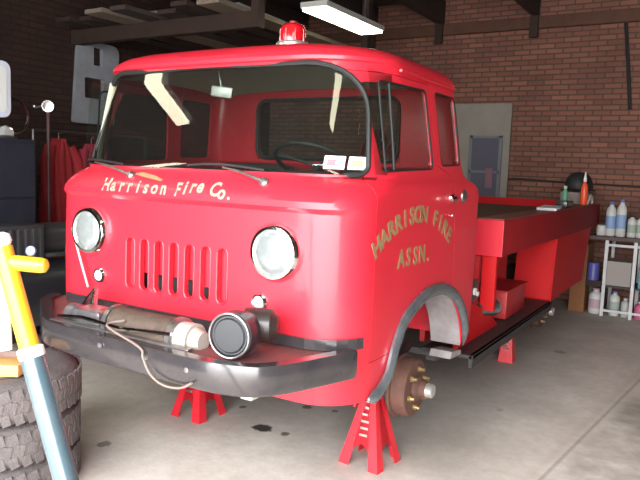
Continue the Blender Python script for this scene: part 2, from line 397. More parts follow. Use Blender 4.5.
for sgn in (1,-1):
    a,b=(.4,1.2) if sgn>0 else (-1.2,-.4)
    dm=boolean(cab_c.copy(),[MB().prism(DP,0,a,b)],'INTERSECT')
    d=link('door',dm,RED,T,28); doors.append(d)
    w_at=lambda z: lerp_lv(z)[3]
    # glass
    g=MB().grid(lambda u,v: (sgn*(w_at(1.43+.41*v)-.012),.22+.60*u,1.43+.41*v),2,8)
    g.build('window_glass',WINS,d,30,fix=False)
    # gasket round the opening, vent window bar
    g=MB().tube([(sgn*(w_at(z)-.003),y,z) for y,z in SW],.005,6,closed=True); g.build('window_seal',RUB,d)
    MB().tube([(sgn*(w_at(z)-.002),y,z) for y,z in ((.375,1.452),(.377,1.55),(.380,1.80))],.007,8).build('vent_window_bar',RUB,d)
    # handle
    hz=1.327; X=sgn*.866
    h=MB().lathe([(0,0),(.024,0),(.022,.012),(.012,.016),(.012,.03),(0,.03)],(X-sgn*.004,1.005,hz),(sgn,0,0),16)
    h.tube([(X+sgn*.03,.985,hz),(X+sgn*.034,.955,hz-.002),(X+sgn*.03,.925,hz-.006)],[.011,.012,.009],10)
    h.build('door_handle',CHR,d)
    MB().lathe([(0,0),(.010,0),(.009,.006),(0,.008)],(X-sgn*.003,1.03,1.24),(sgn,0,0),12).build('lock_cylinder',CHR,d)
# latch plate behind door
MB().lathe([(0,0),(.035,0),(.032,.01),(.02,.018),(0,.02)],(.858,1.185,1.333),(1,0,0),18).build('fuel_cap',STEEL,T)
# rail above side windows (drip rail)
for sgn in (1,-1):
    MB().tube([(sgn*.812,y,1.862+.0*y) for y in (.46,.6,.9,1.1)],.007,6).build('drip_rail',RED,T)
    MB().grid(lambda u,v:(sgn*(lerp_lv(1.47+.36*v)[3]-.012),.86+.32*u,1.47+.36*v),2,6).build('quarter_glass',WINS,T,30,fix=False)
    MB().tube([(sgn*(lerp_lv(z)[3]-.003),y,z) for y,z in QW],.005,6,closed=True).build('quarter_window_seal',RUB,T)
# door lettering (gold)
PL=[None,None]
def put(me,fn):
    for v in me.vertices: v.co=fn(v.co)
    link('painted_letter',me,PL[0],PL[1],0)
PL[:]=[GOLD,doors[0]]
cyy,czz,RR=.61,.517,.712
word='HARRISON FIRE'; span=math.radians(64); 
for i,ch in enumerate(word):
    if ch==' ': continue
    a=-span/2+span*i/(len(word)-1)
    m2=text2d(ch,.102,.035); ca,sa=math.cos(a),math.sin(a)
    put(m2,lambda c:V((.8625+c.z,cyy+(c.x*1.05)*ca+(RR+c.y)*sa,czz-(c.x*1.05)*sa+(RR+c.y)*ca)))
for i,ch in enumerate("ASSN."):
    m2=text2d(ch,.11,.025)
    yy=.45+.075*i; put(m2,lambda c:V((.8625+c.z,yy+c.x*.9,1.045+c.y)))
# lettering over the grille
PL[:]=[IVORY,T]
for i,ch in enumerate('Harrison'):
    m2=text2d(ch,.078,.03); x=-.425+.052*i; put(m2,lambda c:V((x+c.x*.95,front_y(x,1.312+c.y)-.004,1.312+c.y)))
for i,ch in enumerate('Fire Co.'):
    if ch==' ': continue
    m2=text2d(ch,.078,.03); x=.02+.040*i; zz=1.318+.02*math.sin(PI*min(i/6,1)); put(m2,lambda c:V((x+c.x*.95,front_y(x,zz-.008+c.y)-.004,zz-.008+c.y)))
sw=MB()
P=[(-.30,1.392),(-.24,1.40),(-.15,1.388),(-.09,1.372),(-.10,1.366),(-.18,1.376)]
sw.prism(P,1,0,.002)
for v in sw.bm.verts: v.co.y+=front_y(v.co.x,min(v.co.z,1.40))-.003
sw.build('hood_swoosh',GOLD,T,0)
# windshield
def ws_pt(u,v,ins=.012):
    z=1.40+.477*v; x=(-.82+1.64*u)*(1-.05*v); return V((x,front_y(x,z)+ins,z))
WG=MB().grid(lambda u,v: ws_pt(u,v),60,16).build('windshield',WINW,T,60,fix=False)
MB().tube([(x,front_y(x,z)-.001,z) for x,z in WS],.011,8,closed=True,up=(0,1,0)).build('windshield_seal',RUB,WG)
for k,(px0,px1) in enumerate(((332,348),(350,366))):
    a=at(px0,154,1,.1); 
    xs=(.655,.725) if k==0 else (.735,.79)
    z0,z1=1.447,1.498
    s=MB().grid(lambda u,v:V((xs[0]+(xs[1]-xs[0])*u,front_y(xs[0]+(xs[1]-xs[0])*u,z0+(z1-z0)*v)+.006,z0+(z1-z0)*v)),4,2)
    s.build('inspection_sticker',mat('sticker_white',(.8,.78,.75),.6),WG,0,fix=False)
    s=MB().grid(lambda u,v:V((xs[0]+.012+.03*u,front_y(xs[0]+.012+.03*u,z0+.012+.026*v)+.003,z0+.012+.026*v)),2,2)
    s.build('sticker_mark',mat('sticker_red',(.75,.15,.18),.6) if k==0 else mat('sticker_orange',(.7,.35,.2),.6),WG,0,fix=False)
# wipers
for (bx,tx) in ((.44,.22),(-.30,-.58)):
    p0=V((bx,front_y(bx,1.385)-.008,1.385)); p1=V((tx,front_y(tx,1.43)-.025,1.437))
    w=MB().lathe([(0,0),(.022,0),(.02,.012),(.012,.02),(0,.022)],p0+V((0,.006,-.002)),(0,-1,.5),14)
    w.tube([p0+V((0,-.012,.005)),(p0+p1)/2+V((0,-.02,.012)),p1],[.008,.006,.004],8)
    w=w.build('wiper_arm',STEEL,T)
    d=(p1-p0).normalized()
    q0=p1+V((-.17 if bx>0 else -.12,0,0)); 
    MB().tube([V((x,front_y(x,1.45)-.02,1.44+.01*math.sin(i))) for i,x in enumerate((tx-.2,tx-.1,tx,tx+.1,tx+.2))],.006,6).build('wiper_blade',RUB,w)
# rear window
MB().grid(lambda u,v:(-.48+.96*u,1.222,1.49+.36*v),2,2).build('rear_window_glass',WINS,T,0,fix=False)
MB().tube([(x,1.205,z) for x,z in RWN],.012,8,closed=True,up=(0,1,0)).build('rear_window_seal',RUB,T)
# interior
MB().grid(lambda u,v:((-.68+1.36*u),.30+.80*v,1.905-.03*((2*u-1)**2)-.02*((2*v-1)**2)),12,8).build('headliner',CREAM,T,60,fix=False)
MB().b2((-.78,.14,1.28),(.78,.33,1.395),.02).build('dashboard',mat('dash_grey',(.30,.31,.29),.6),T)
MB().b2((-.80,.34,1.0),(.80,1.2,1.02)).build('cab_floor',DARK,T,0)
for s_ in (1,-1):
    st=MB().b2((s_*.42-.26,.72,1.02),(s_*.42+.26,1.15,1.18),.04).box((s_*.42,1.14,1.31),(.5,.1,.3),Matrix.Rotation(-.1,4,'X'),.035)
    st.build('seat',DARK,T)
for s_ in (-1,):   # inner pillar in cream
    MB().tube([(s_*.72,.215,1.43),(s_*.705,.235,1.6),(s_*.68,.27,1.83)],.022,10,flat=.6).build('pillar_trim',CREAM,T)
sx,sy,sz=.40,.50,1.46
A=Matrix.Rotation(math.radians(-28),3,'X')
stw=MB().tube([V((sx,sy,sz))+A@V((.2*math.cos(a),.2*math.sin(a),0)) for a in [2*PI*k/32 for k in range(32)]],.011,8,closed=True)
for a in (PI/2,PI/2+2.1,PI/2-2.1): stw.cyl((sx,sy,sz),V((sx,sy,sz))+A@V((.2*math.cos(a),.2*math.sin(a),0)),.008,n=8)
stw.cyl((sx,sy,sz),(sx,.30,1.15),.018,n=10)
stw.build('steering_wheel',RUB,T)
mp=at(222,92,1,.30); mt=at(218,72,1,.30)
im=MB().box(mp,(.105,.02,.05),Matrix.Rotation(.12,4,'Y')@Matrix.Rotation(.3,4,'Z'),.008).cyl(mp,(mt.x,.30,1.90),.005,n=8)
im.build('interior_mirror',STEEL,T)
# headlights
HEADG=mat('headlight_lens',(.34,.38,.37),.15,.5,coat=1,noise=.8,nscale=26,c2=(.50,.55,.55))
for x in (-.53,.53):
    z=1.117; y=front_y(x,z)
    h=MB().lathe([(.112,.012),(.116,-.004),(.113,-.022),(.103,-.034),(.091,-.036),(.088,-.026),(.088,0)],(x,y,z),(0,1,0),40).build('headlight',CHR,T)
    MB().lathe([(0,-.047),(.03,-.0455),(.055,-.041),(.075,-.034),(.089,-.024)],(x,y,z),(0,1,0),36).build('lens',HEADG,h,60)
for x in (-.468,.460):
    z=.911; y=front_y(x,z)
    h=MB().lathe([(.036,.004),(.037,-.006),(.032,-.014),(.026,-.014),(.026,0)],(x,y,z),(0,1,0),24).build('parking_light',CHR,T)
    MB().lathe([(0,-.026),(.014,-.024),(.024,-.014),(.026,-.01)],(x,y,z),(0,1,0),20).build('lens',mat('frosted_lens',(.7,.72,.68),.2,coat=.6),h,60)
# radiator behind slots
MB().b2((-.34,.09,.80),(.34,.14,1.18)).build('radiator',mat('radiator_black',(.02,.02,.02),.7),T,0)
for x in slots:   # pressed rims round the slots
    MB().tube([(a,front_y(a,c)-.001,c) for a,c in rrect(x-.0275,x+.0275,.876,1.109,.027,6)],.004,6,closed=True,up=(0,1,0)).build('grille_slot_rim',RED,T)
for a_,b_,y_,z_ in ((-.295,-.236,.026,.85),(.236,.295,.030,.85),(.149,.205,.03,.93),(-.232,.147,.034,.95)): MB().b2((a_,y_,z_),(b_,y_+.005,1.13)).build('grille_backing',RED,T,0)
# thin rod by the left headlight
MB().tube([at(72,228,1,-.0),at(80,258,1,-.02),at(88,287,1,-.02)],.005,8).build('trim_rod',mat('pale_pink_rod',(.75,.55,.55),.4),T)
# bumper: plan path
def bump_path():
    P=[(-.86,.03),(-.79,-.08),(-.70,-.148),(-.60,-.220),(-.49,-.298),(-.40,-.345),(-.28,-.368),(0,-.385),(.30,-.39),(.50,-.392),(.60,-.38),(.68,-.35),(.735,-.295),(.78,-.21),(.82,-.10),(.865,.03),(.872,.07)]
    out=[]
    for i in range(len(P)-1):
        p0=P[max(i-1,0)];p1=P[i];p2=P[i+1];p3=P[min(i+2,len(P)-1)]
        for k in range(6):
            t=k/6; out.append(tuple(.5*((2*b)+(-a+c)*t+(2*a-5*b+4*c-d)*t*t+(-a+3*b-3*c+d)*t**3) for a,b,c,d in zip(p0,p1,p2,p3)))
    out.append(P[-1]); return out
BP=bump_path()
def sweep(path,prof):  # prof (offset inward, z) closed loop
    t=MB(); bm=t.bm; rings=[]; m=len(path)
    for i,p in enumerate(path):
        a=V(path[max(i-1,0)]);b=V(path[min(i+1,m-1)]); d=(b-a).normalized(); n=V((-d.y,d.x))
        rings.append([bm.verts.new((p[0]+n.x*u,p[1]+n.y*u,z)) for u,z in prof])
    k=len(prof)
    for A,B in zip(rings,rings[1:]):
        for j in range(k): bm.faces.new((A[j],A[(j+1)%k],B[(j+1)%k],B[j]))
    bm.faces.new(rings[0][::-1]); bm.faces.new(rings[-1]); return t
zb,zt2=.665,.772
bumper=sweep(BP,[(0,zb+.008),(0,zt2-.008),(.004,zt2),(.05,zt2),(.05,zt2-.006),(.008,zt2-.008),(.008,zb+.008),(.05,zb+.006),(.05,zb),(.006,zb)]).build('bumper',BMP,T,40)
dk=[p for p in BP]; dkp=[(x*.975,y*.93+.012) for x,y in dk if y<.06]+[(.83,.12),(-.83,.12)]
MB().prism(dkp,2,zt2-.026,zt2-.016).build('bumper_deck',DECK,bumper,0)
fp=[(x,front_y(x,.79)-.016) for x in [-.70+.06*i for i in range(24)]+[.72,.76,.79,.82,.84,.852]]
sweep(fp,[(-.004,zt2-.012),(-.004,zt2+.030),(.008,zt2+.030),(.008,zt2-.012)]).build('bumper_rear_flange',BMP,bumper,0)
# bolts on bumper face
for px,py in ((100,345),(146,357),(187,370)):
    c=at(px,py,1,-.388); MB().lathe([(0,-.008),(.01,-.006),(.012,0)],c,(0,1,0),10).build('bumper_bolt',STEEL,bumper)
# winch
dy=-.23; rd=.058; dz=at(150,330,1,dy).z
c0,c1=at(117,328,1,dy).x,at(180,336,1,dy).x
W=MB().b2((c0-.3,-.33,zt2-.016),(c1+.13,-.30,zt2+.004),.004).b2((c0-.3,-.17,zt2-.016),(c1+.13,-.14,zt2+.004),.004).build('winch',STEEL,T,0)
rope=MB()
pts=[]; nt=20
for i in range(nt*12+1):
    a=2*PI*i/12; pts.append((c0+.012+(c1-c0-.024)*i/(nt*12),dy+rd*math.cos(a),dz+rd*math.sin(a)))
rope.tube(pts,.014,6); rope.cyl((c0,dy,dz),(c1,dy,dz),.055); rope.build('winch_cable_drum',ROPE,W)
for cc,sg in ((c0,-1),(c1,1)): MB().lathe([(0,-.01),(.076,-.01),(.076,.012),(.05,.02),(0,.02)],(cc,dy,dz),(sg,0,0),28).build('drum_flange',STEEL,W)
MB().box((c0-.13,dy,dz-.005),(.18,.12,.10),None,.02).cyl((c0-.22,dy,dz),(c0-.28,dy,dz),.045).build('winch_gearbox',mat('silver_casting',(.5,.5,.52),.3,.8,noise=1,nscale=16,c2=(.12,.1,.1)),W)
MB().cyl((c1+.012,dy,dz),(c1+.08,dy,dz),.062,n=28).cyl((c1+.08,dy,dz),(c1+.12,dy,dz),.05,.035).build('winch_end_housing',mat('ivory_casting',(.42,.40,.36),.5,noise=1,nscale=20,c2=(.4,.33,.28)),W)
zz0=zt2-.03
MB().tube([(c0-.25,-.32,zz0+.05),(c0-.1,-.32,zz0+.065),(c0+.12,-.325,zz0+.055),(c1+.04,-.32,zz0+.075)],.008,8).build('winch_lever',CHR,W)
MB().tube([(c0-.20,-.18,dz+.03),(c0-.26,-.12,dz+.09),(c0-.33,-.09,dz+.05),(c0-.36,-.12,dz-.02)],.012,8).build('winch_hook',CHR,W)
# loose cable hanging over the bumper
pc=[(c0+.12,-.30,dz+.04),(c0+.10,-.37,dz+.03),at(139,347,1,-.40)]
for px,py in ((143,358),(150,374),(163,385),(180,388),(192,383)): pc.append(at(px,py,1,-.405))
pc+= [V((.52,-.40,.66)),V((.5,-.3,.68))]
def smooth(P,n=6):
    P=[V(p) for p in P]; out=[]
    for i in range(len(P)-1):
        a=P[max(i-1,0)];b=P[i];c=P[i+1];d=P[min(i+2,len(P)-1)]
        for k in range(n):
            t=k/n; out.append(.5*((2*b)+(c-a)*t+(2*a-5*b+4*c-d)*t*t+(-a+3*b-3*c+d)*t**3))
    out.append(P[-1]); return out
MB().tube(smooth(pc[:8]),.0045,8).build('loose_cable',mat('grey_brown_cable',(.22,.17,.15),.6),W)
# siren: round drum, axis front-back
sc=at(229,336,1,-.30); sax=V((.16,-1,.02)).normalized(); back=-sax
S=MB().lathe([(.0,-.03),(.066,-.03),(.068,-.2),(.05,-.215),(0,-.22)],sc,sax,36).build('siren',BLACK,T)
MB().lathe([(0,.004),(.058,.002),(.064,-.004),(.070,-.004),(.074,-.012),(.082,-.014),(.084,-.06),(.070,-.064),(.06,-.064)],sc,sax,40).build('siren_horn',mat('siren_black',(.02,.022,.027),.4,coat=.2),S)
MB().tube([sc+Matrix.Rotation(2*PI*k/40,3,sax)@V((0,0,.079)) for k in range(40)],.0045,8,closed=True).build('siren_rim',STEEL,S)
MB().box(sc+back*.12+V((0,0,-.085)),(.05,.10,.06),None,.006).build('siren_bracket',STEEL,S)
rearS=MB().lathe([(0,0),(.062,0),(.064,.03),(.064,.10),(.04,.125),(0,.13)],sc+back*.15+V((-.02,0,.012)),V((1,.5,0)),24).build('siren_motor',mat('brown_black',(.03,.02,.018),.45,coat=.3),S)
# vertical tow hook / upright under bumper
c=at(236,398,1,-.36)
# stuff under: white fitting
c=at(250,402,1,.2)
MB().b2((c.x-.035,.17,.42),(c.x+.03,.24,.60),.008).b2((c.x-.03,.2,.5),(c.x+.18,.23,.56),.006).build('steering_box',mat('pale_green_white',(.62,.66,.55),.5),T,0)
# fender flares
for sgn in (1,-1):
    P=[(sgn*(.868 if z>.6 else .868-.02*(.6-z)/.1),y,z) for y,z in archc(0)]
    MB().tube(P,[.030*min(1,.25+.25*min(i,len(P)-1-i)) for i in range(len(P))],10,flat=.65,up=(1,0,0)).build('fender_flare',GREYM,T)
    # inner wheel well
    t=MB(); n=24
    A=archc(.014); m_=len(A)-1
    t.grid(lambda u,v:(sgn*(.84-.17*v),A[min(int(u*m_+.5),m_)][0],A[min(int(u*m_+.5),m_)][1]),m_,2)
    t.build('wheel_well_liner',mat('liner_grey',(.45,.42,.42),.7,noise=1,nscale=9,c2=(.16,.12,.12)),T,60,fix=False)
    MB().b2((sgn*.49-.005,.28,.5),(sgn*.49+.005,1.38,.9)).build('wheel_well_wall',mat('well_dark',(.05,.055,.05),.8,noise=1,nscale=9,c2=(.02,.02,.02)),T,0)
    MB().prism([(1.27,.49),(1.42,.47),(1.42,.445),(1.25,.455)],0,sgn*.70,sgn*.82).build('splash_panel',PALE,T,0)
# chassis
for sgn in (1,-1):
    MB().b2((sgn*.42-.03,.12,.50),(sgn*.42+.03,4.9,.64),.006).build('frame_rail',mat('frame_black',(.03,.025,.025),.7,noise=1,nscale=9,c2=(.07,.04,.03)),T,0)
for y in (.20,1.9,3.9): MB().b2((-.39,y,.52),(.39,y+.06,.62)).build('cross_member',BLACK,T,0)
def axle(y,z,name):
    A=MB().cyl((-.70,y,z),(.70,y,z),.042).lathe([(0,-.16),(.10,-.13),(.14,0),(.10,.13),(0,.16)],(.12 if y<2 else 0,y,z),(0,1,0),24).build(name,mat('axle_grime',(.06,.05,.045),.7),T)
    for sgn in (1,-1):
        x=sgn*.70
        d=MB().lathe([(.03,-.03),(.125,-.035),(.155,-.03),(.160,-.02),(.160,-.012),(.146,-.008),(.146,.05),(.138,.062),(.06,.066),(.055,.07),(0,.07)],(x,y,z),(sgn,0,0),40).build('brake_drum',RUST,T)
        MB().lathe([(.062,.06),(.06,.08),(.05,.088),(.042,.092),(.040,.118),(.034,.125),(0,.127)],(x,y,z),(sgn,0,0),24).build('hub',RUST,d)
        MB().lathe([(.036,.12),(.036,.150),(.03,.157),(0,.159)],(x,y,z),(sgn,0,0),20).build('hub_cap',mat('bright_hub',(.62,.62,.58),.3,.7),d)
        for k in range(6):
            a=2*PI*k/6+.3; p=V((x+sgn*.062,y+.095*math.cos(a),z+.095*math.sin(a)))
            MB().cyl(p,p+V((sgn*.034,0,0)),.009,n=10).cyl(p+V((sgn*.0,0,0)),p+V((sgn*.016,0,0)),.014,n=6).build('wheel_stud',BRASS,d)
        MB().tube([(sgn*.5,y-.45,z+.06),(sgn*.5,y-.2,z-.0),(sgn*.5,y,z-.045),(sgn*.5,y+.25,z+.0),(sgn*.5,y+.5,z+.07)],.03,8,flat=.6).build('leaf_spring',BLACK,T)
    return A
axle(.93,.372,'front_axle'); axle(3.66,.315,'rear_axle')
MB().b2((-.25,.35,.55),(.25,1.3,.95),.03).build('engine',mat('engine_grime',(.05,.055,.05),.6),T)
# beacon on roof
bx,by_,bz=0,.86,1.993
B=MB().lathe([(0,0),(.10,0),(.10,.02),(.088,.04),(.088,.092),(.080,.102),(0,.102)],(bx,by_,bz),(0,0,1),32).build('beacon',mat('beacon_base',(.7,.62,.6),.25,.6),T)
dome=mat('beacon_red',(.75,.01,.02),.12,coat=1,spec=.8)
MB().lathe([(.068,.100),(.068,.15),(.062,.180),(.045,.195),(.028,.20),(0,.202)],(bx,by_,bz),(0,0,1),32).build('beacon_dome',dome,B)
for k in range(8):
    a=2*PI*k/8; MB().cyl((bx+.066*math.cos(a),by_+.066*math.sin(a),bz+.096),(bx+.064*math.cos(a),by_+.064*math.sin(a),bz+.165),.006,n=6).build('dome_rib',dome,B)
MB().lathe([(.022,.199),(.022,.208),(.012,.212),(0,.213)],(bx,by_,bz),(0,0,1),16).build('dome_cap',mat('cap_dull',(.3,.05,.05),.4),B)
# left-hand mirror rod
MB().tube([at(92,166,0,-.85),at(103,134,0,-.86),at(113,106,0,-.86)],.006,8).build('mirror_rod',STEEL,T)
# running boards
for sgn in (1,-1):
    MB().b2((sgn*.58,1.43,.42),(sgn*.885,3.42,.443),.004).b2((sgn*.862,1.43,.372),(sgn*.885,3.42,.443),.003).build('running_board',mat('tread_black',(.05,.045,.045),.55,noise=1,nscale=12,c2=(.025,.02,.02),bump=.4,bscale=120),T,0)
    MB().b2((sgn*.60,1.46,.365),(sgn*.66,1.52,.42)).b2((sgn*.60,3.0,.385),(sgn*.66,3.06,.42)).b2((sgn*.42,1.48,.385),(sgn*.66,1.50,.42)).b2((sgn*.42,3.02,.39),(sgn*.66,3.04,.42)).build('running_board_bracket',BLACK,T,0)
    # cab sill behind arch
    # body side behind the cab: inner wall
    MB().b2((sgn*.53,1.52,.452),(sgn*.56,3.2,.95)).build('bed_inner_wall',DRED,T,0)
# side lockers / bed rails
for sgn in (1,-1):
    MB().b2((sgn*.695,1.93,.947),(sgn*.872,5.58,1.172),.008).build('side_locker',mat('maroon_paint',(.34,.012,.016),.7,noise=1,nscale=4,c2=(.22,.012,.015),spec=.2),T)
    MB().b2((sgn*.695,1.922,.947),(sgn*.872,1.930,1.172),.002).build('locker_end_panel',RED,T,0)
    MB().b2((sgn*.700,1.95,1.172),(sgn*.866,5.57,1.178)).build('locker_top',mat('worn_brown_top',(.20,.10,.075),.6,noise=1,nscale=6,c2=(.28,.05,.04)),T,0)
MB().b2((-.69,1.93,1.08),(.69,5.50,1.11)).build('bed_deck',WOOD,T,0)
MB().b2((-.69,1.93,.95),(.69,1.96,1.08)).build('bed_end_board',BRED,T,0)
MB().b2((-.69,5.51,.9),(.69,5.55,1.19)).build('bed_end_board',BRED,T,0)
MB().b2((-.866,1.925,1.178),(-.80,3.5,1.245),.004).build('far_bed_rail',DRED,T,0)
for y in (2.1,3.0,4.2,5.0):
    MB().b2((-.69,y,.94),(.69,y+.05,1.078)).b2((-.45,y,.642),(-.39,y+.05,.94)).b2((.39,y,.642),(.45,y+.05,.94)).build('bed_bearer',DRED,T,0)
# front wall recess behind the cab under locker: post, panel
MB().b2((.745,1.945,.60),(.835,1.985,.946),.006).build('bed_post',BRED,T)
MB().prism([(1.51,.445),(2.3,.445),(2.05,.58),(1.51,.74)],0,.74,.77).build('lower_side_panel',BRED,T,0)
MB().b2((.565,1.90,.62),(.742,1.925,.945)).build('recess_panel',DRED,T,0)
e=MB().b2((.70,1.60,.70),(.80,1.74,.83),.01).build('connector_box',BLACK,T)
MB().cyl((.80,1.65,.765),(.812,1.65,.765),.022).cyl((.80,1.70,.745),(.812,1.70,.745),.014).build('socket',WHITE,e)
MB().cyl((.72,1.95,.60),(.80,2.1,.60),.05,n=24).lathe([(0,0),(.052,0),(.045,.012),(0,.014)],(.80,2.1,.60),(.4,.8,0)).build('air_cylinder',STEEL,T)
MB().b2((.52,2.45,.45),(.78,2.95,.64),.01).build('step_box',DRED,T)
MB().b2((.50,2.42,.642),(.79,2.98,.655),.004).build('step_tread',DRED,T,0)
# rear fender: sloped front face, long side skirt
for sgn in (1,-1):
    f=MB().prism([(3.43,.452),(3.52,.945),(5.15,.945),(4.85,.44),(3.44,.44)],0,sgn*.56,sgn*.862)
    f.build('rear_fender',BRED,T,0)
    MB().tube([(sgn*.865,3.432,.42),(sgn*.865,3.436,.46),(sgn*.865,3.52,.945)],.008,8).build('fender_bead',BRED,T)
# hose reel behind cab
HR=MB().b2((-.02,1.62,1.11),(.02,1.66,1.42)).b2((.50,1.62,1.11),(.54,1.66,1.42)).b2((-.02,1.60,1.06),(.54,1.93,1.10)).b2((-.02,1.60,.6),(.04,1.66,1.07)).b2((.48,1.60,.6),(.54,1.66,1.07)).build('hose_reel',DRED,T,0)
for x in (.04,.46):
    d=MB().lathe([(0,-.008),(.24,-.008),(.25,-.004),(.25,.006),(.24,.008),(0,.008)],(x,1.70+.12,1.46),(1,0,0),40).build('reel_disc',DRED,HR)
MB().tube([(.26,1.82,1.46)]*1+[(.47,1.82+.2*math.cos(a),1.46+.2*math.sin(a)) for a in [2*PI*k/30*.8 for k in range(30)]],.015,8).build('reel_hose_end',mat('hose_pink',(.55,.25,.25),.6),HR)
hp=[]
for i in range(9*16+1):
    a=2*PI*i/16; hp.append((.07+.36*i/(144),1.82+.15*math.cos(a),1.46+.15*math.sin(a)))
MB().tube(hp,.024,8).build('coiled_hose',mat('hose_red',(.30,.03,.03),.6),HR)

# papers on the dashboard
for (px,py,sx_,sy_,rt,lb) in ((152,157,.26,.1,.15,'crumpled pale paper on the dashboard behind the left wiper'),(222,164,.24,.1,-.1,'flat pale paper on the dashboard behind the right wiper')):
    q=at(px,py,2,1.40); yy=max(min(q.y,.24),.22)
    q=at(px,py,1,yy); mb=MB().grid(lambda u,v:(q.x+(u-.5)*sx_,yy+(v-.5)*sy_+.01*math.sin(u*5),1.399+.008*math.sin(u*9+v*4)**2),12,6)
    for f_ in list(mb.bm.faces): pass
    bmesh.ops.solidify(mb.bm,geom=mb.bm.faces[:],thickness=.002)
    tag(mb.build('dash_paper',mat('dash_paper',(.62,.60,.52),.8),None,40),lb,'paper')
# ---------------------------------------------------------------- things on the truck bed
top=1.179
tag(MB().box((.775,3.6,top+.012),(.15,.55,.022),Matrix.Rotation(.12,4,'Z'),.003).build('folded_paper',mat('white_paper',(.68,.68,.70),.7),None,0),'flat white papers lying on the side locker of the truck bed','paper')
tag(MB().box((.78,4.15,top+.03),(.1,.3,.058),None,.01).build('tool_case',BLACK),'low black case on the truck bed beside the white papers','case')
p=at(586,203,0,.80)
bo=thing('spray_bottle',(.80,4.98,top),'orange bottle with a white nozzle standing at the back of the truck bed','bottle')
MB().lathe([(0,.001),(.032,.001),(.034,.01),(.034,.17),(.026,.20),(.014,.22),(.014,.235),(0,.235)],(.80,4.98,top)).build('bottle_body',mat('orange_plastic',(.85,.10,.03),.35),bo)
MB().lathe([(.016,.23),(.016,.26),(.010,.29),(.004,.33),(0,.33)],(.80,4.98,top)).build('nozzle',WHITE,bo)
g=thing('green_bottle',(.74,4.35,top),'small green bottle at the rear of the truck bed','bottle')
MB().lathe([(0,.001),(.026,.001),(.027,.01),(.027,.13),(.015,.15),(.012,.165),(0,.165)],(.74,4.35,top)).build('bottle_body',mat('green_plastic',(.12,.32,.2),.35),g)
MB().lathe([(.014,.16),(.015,.162),(.015,.19),(0,.19)],(.74,4.35,top)).build('bottle_cap',mat('pale_cap',(.5,.6,.5),.4),g)
# black helmet
hq=at(578,196,1,5.28)
H=thing('black_helmet',(.36,5.02,1.11),'black helmet-like dome resting on a grey box at the rear of the bed','helmet')
hb=MB(); hb.lathe([(.13,.0),(.14,.02),(.137,.08),(.12,.13),(.09,.17),(.05,.19),(0,.196)],(hq.x,5.28,1.312),(0,0,1),32).build('shell',mat('helmet_black',(.02,.02,.022),.55),H)
MB().lathe([(.13,-.010),(.165,-.012),(.172,-.006),(.135,.008)],(hq.x,5.28,1.323),(0,0,1),32).build('brim',mat('helmet_black',(.02,.02,.022),.5),H)
H.location=(hq.x,5.28,1.30)
for ch in [x for x in bpy.data.objects if x.parent==H]: ch.data.transform(Matrix.Translation(V((.36,5.02,1.11))-V((hq.x,5.28,1.30))))
tag(MB().b2((hq.x-.15,5.12,1.111),(hq.x+.13,5.44,1.299),.012).build('storage_box',mat('grey_tan_box',(.25,.20,.18),.7)),'grey-tan box on the truck bed under the black helmet','box')
tag(MB().tube(smooth([(.83,5.0,top+.008),(.84,5.06,top+.05),(.84,5.12,top+.09),(.84,5.18,top+.085),(.84,5.225,top+.05),(.84,5.235,top+.01)]),.012,8).build('pipe_handle',mat('pale_pipe',(.6,.5,.45),.5)),'pale curved pipe at the rear corner of the truck bed','pipe')

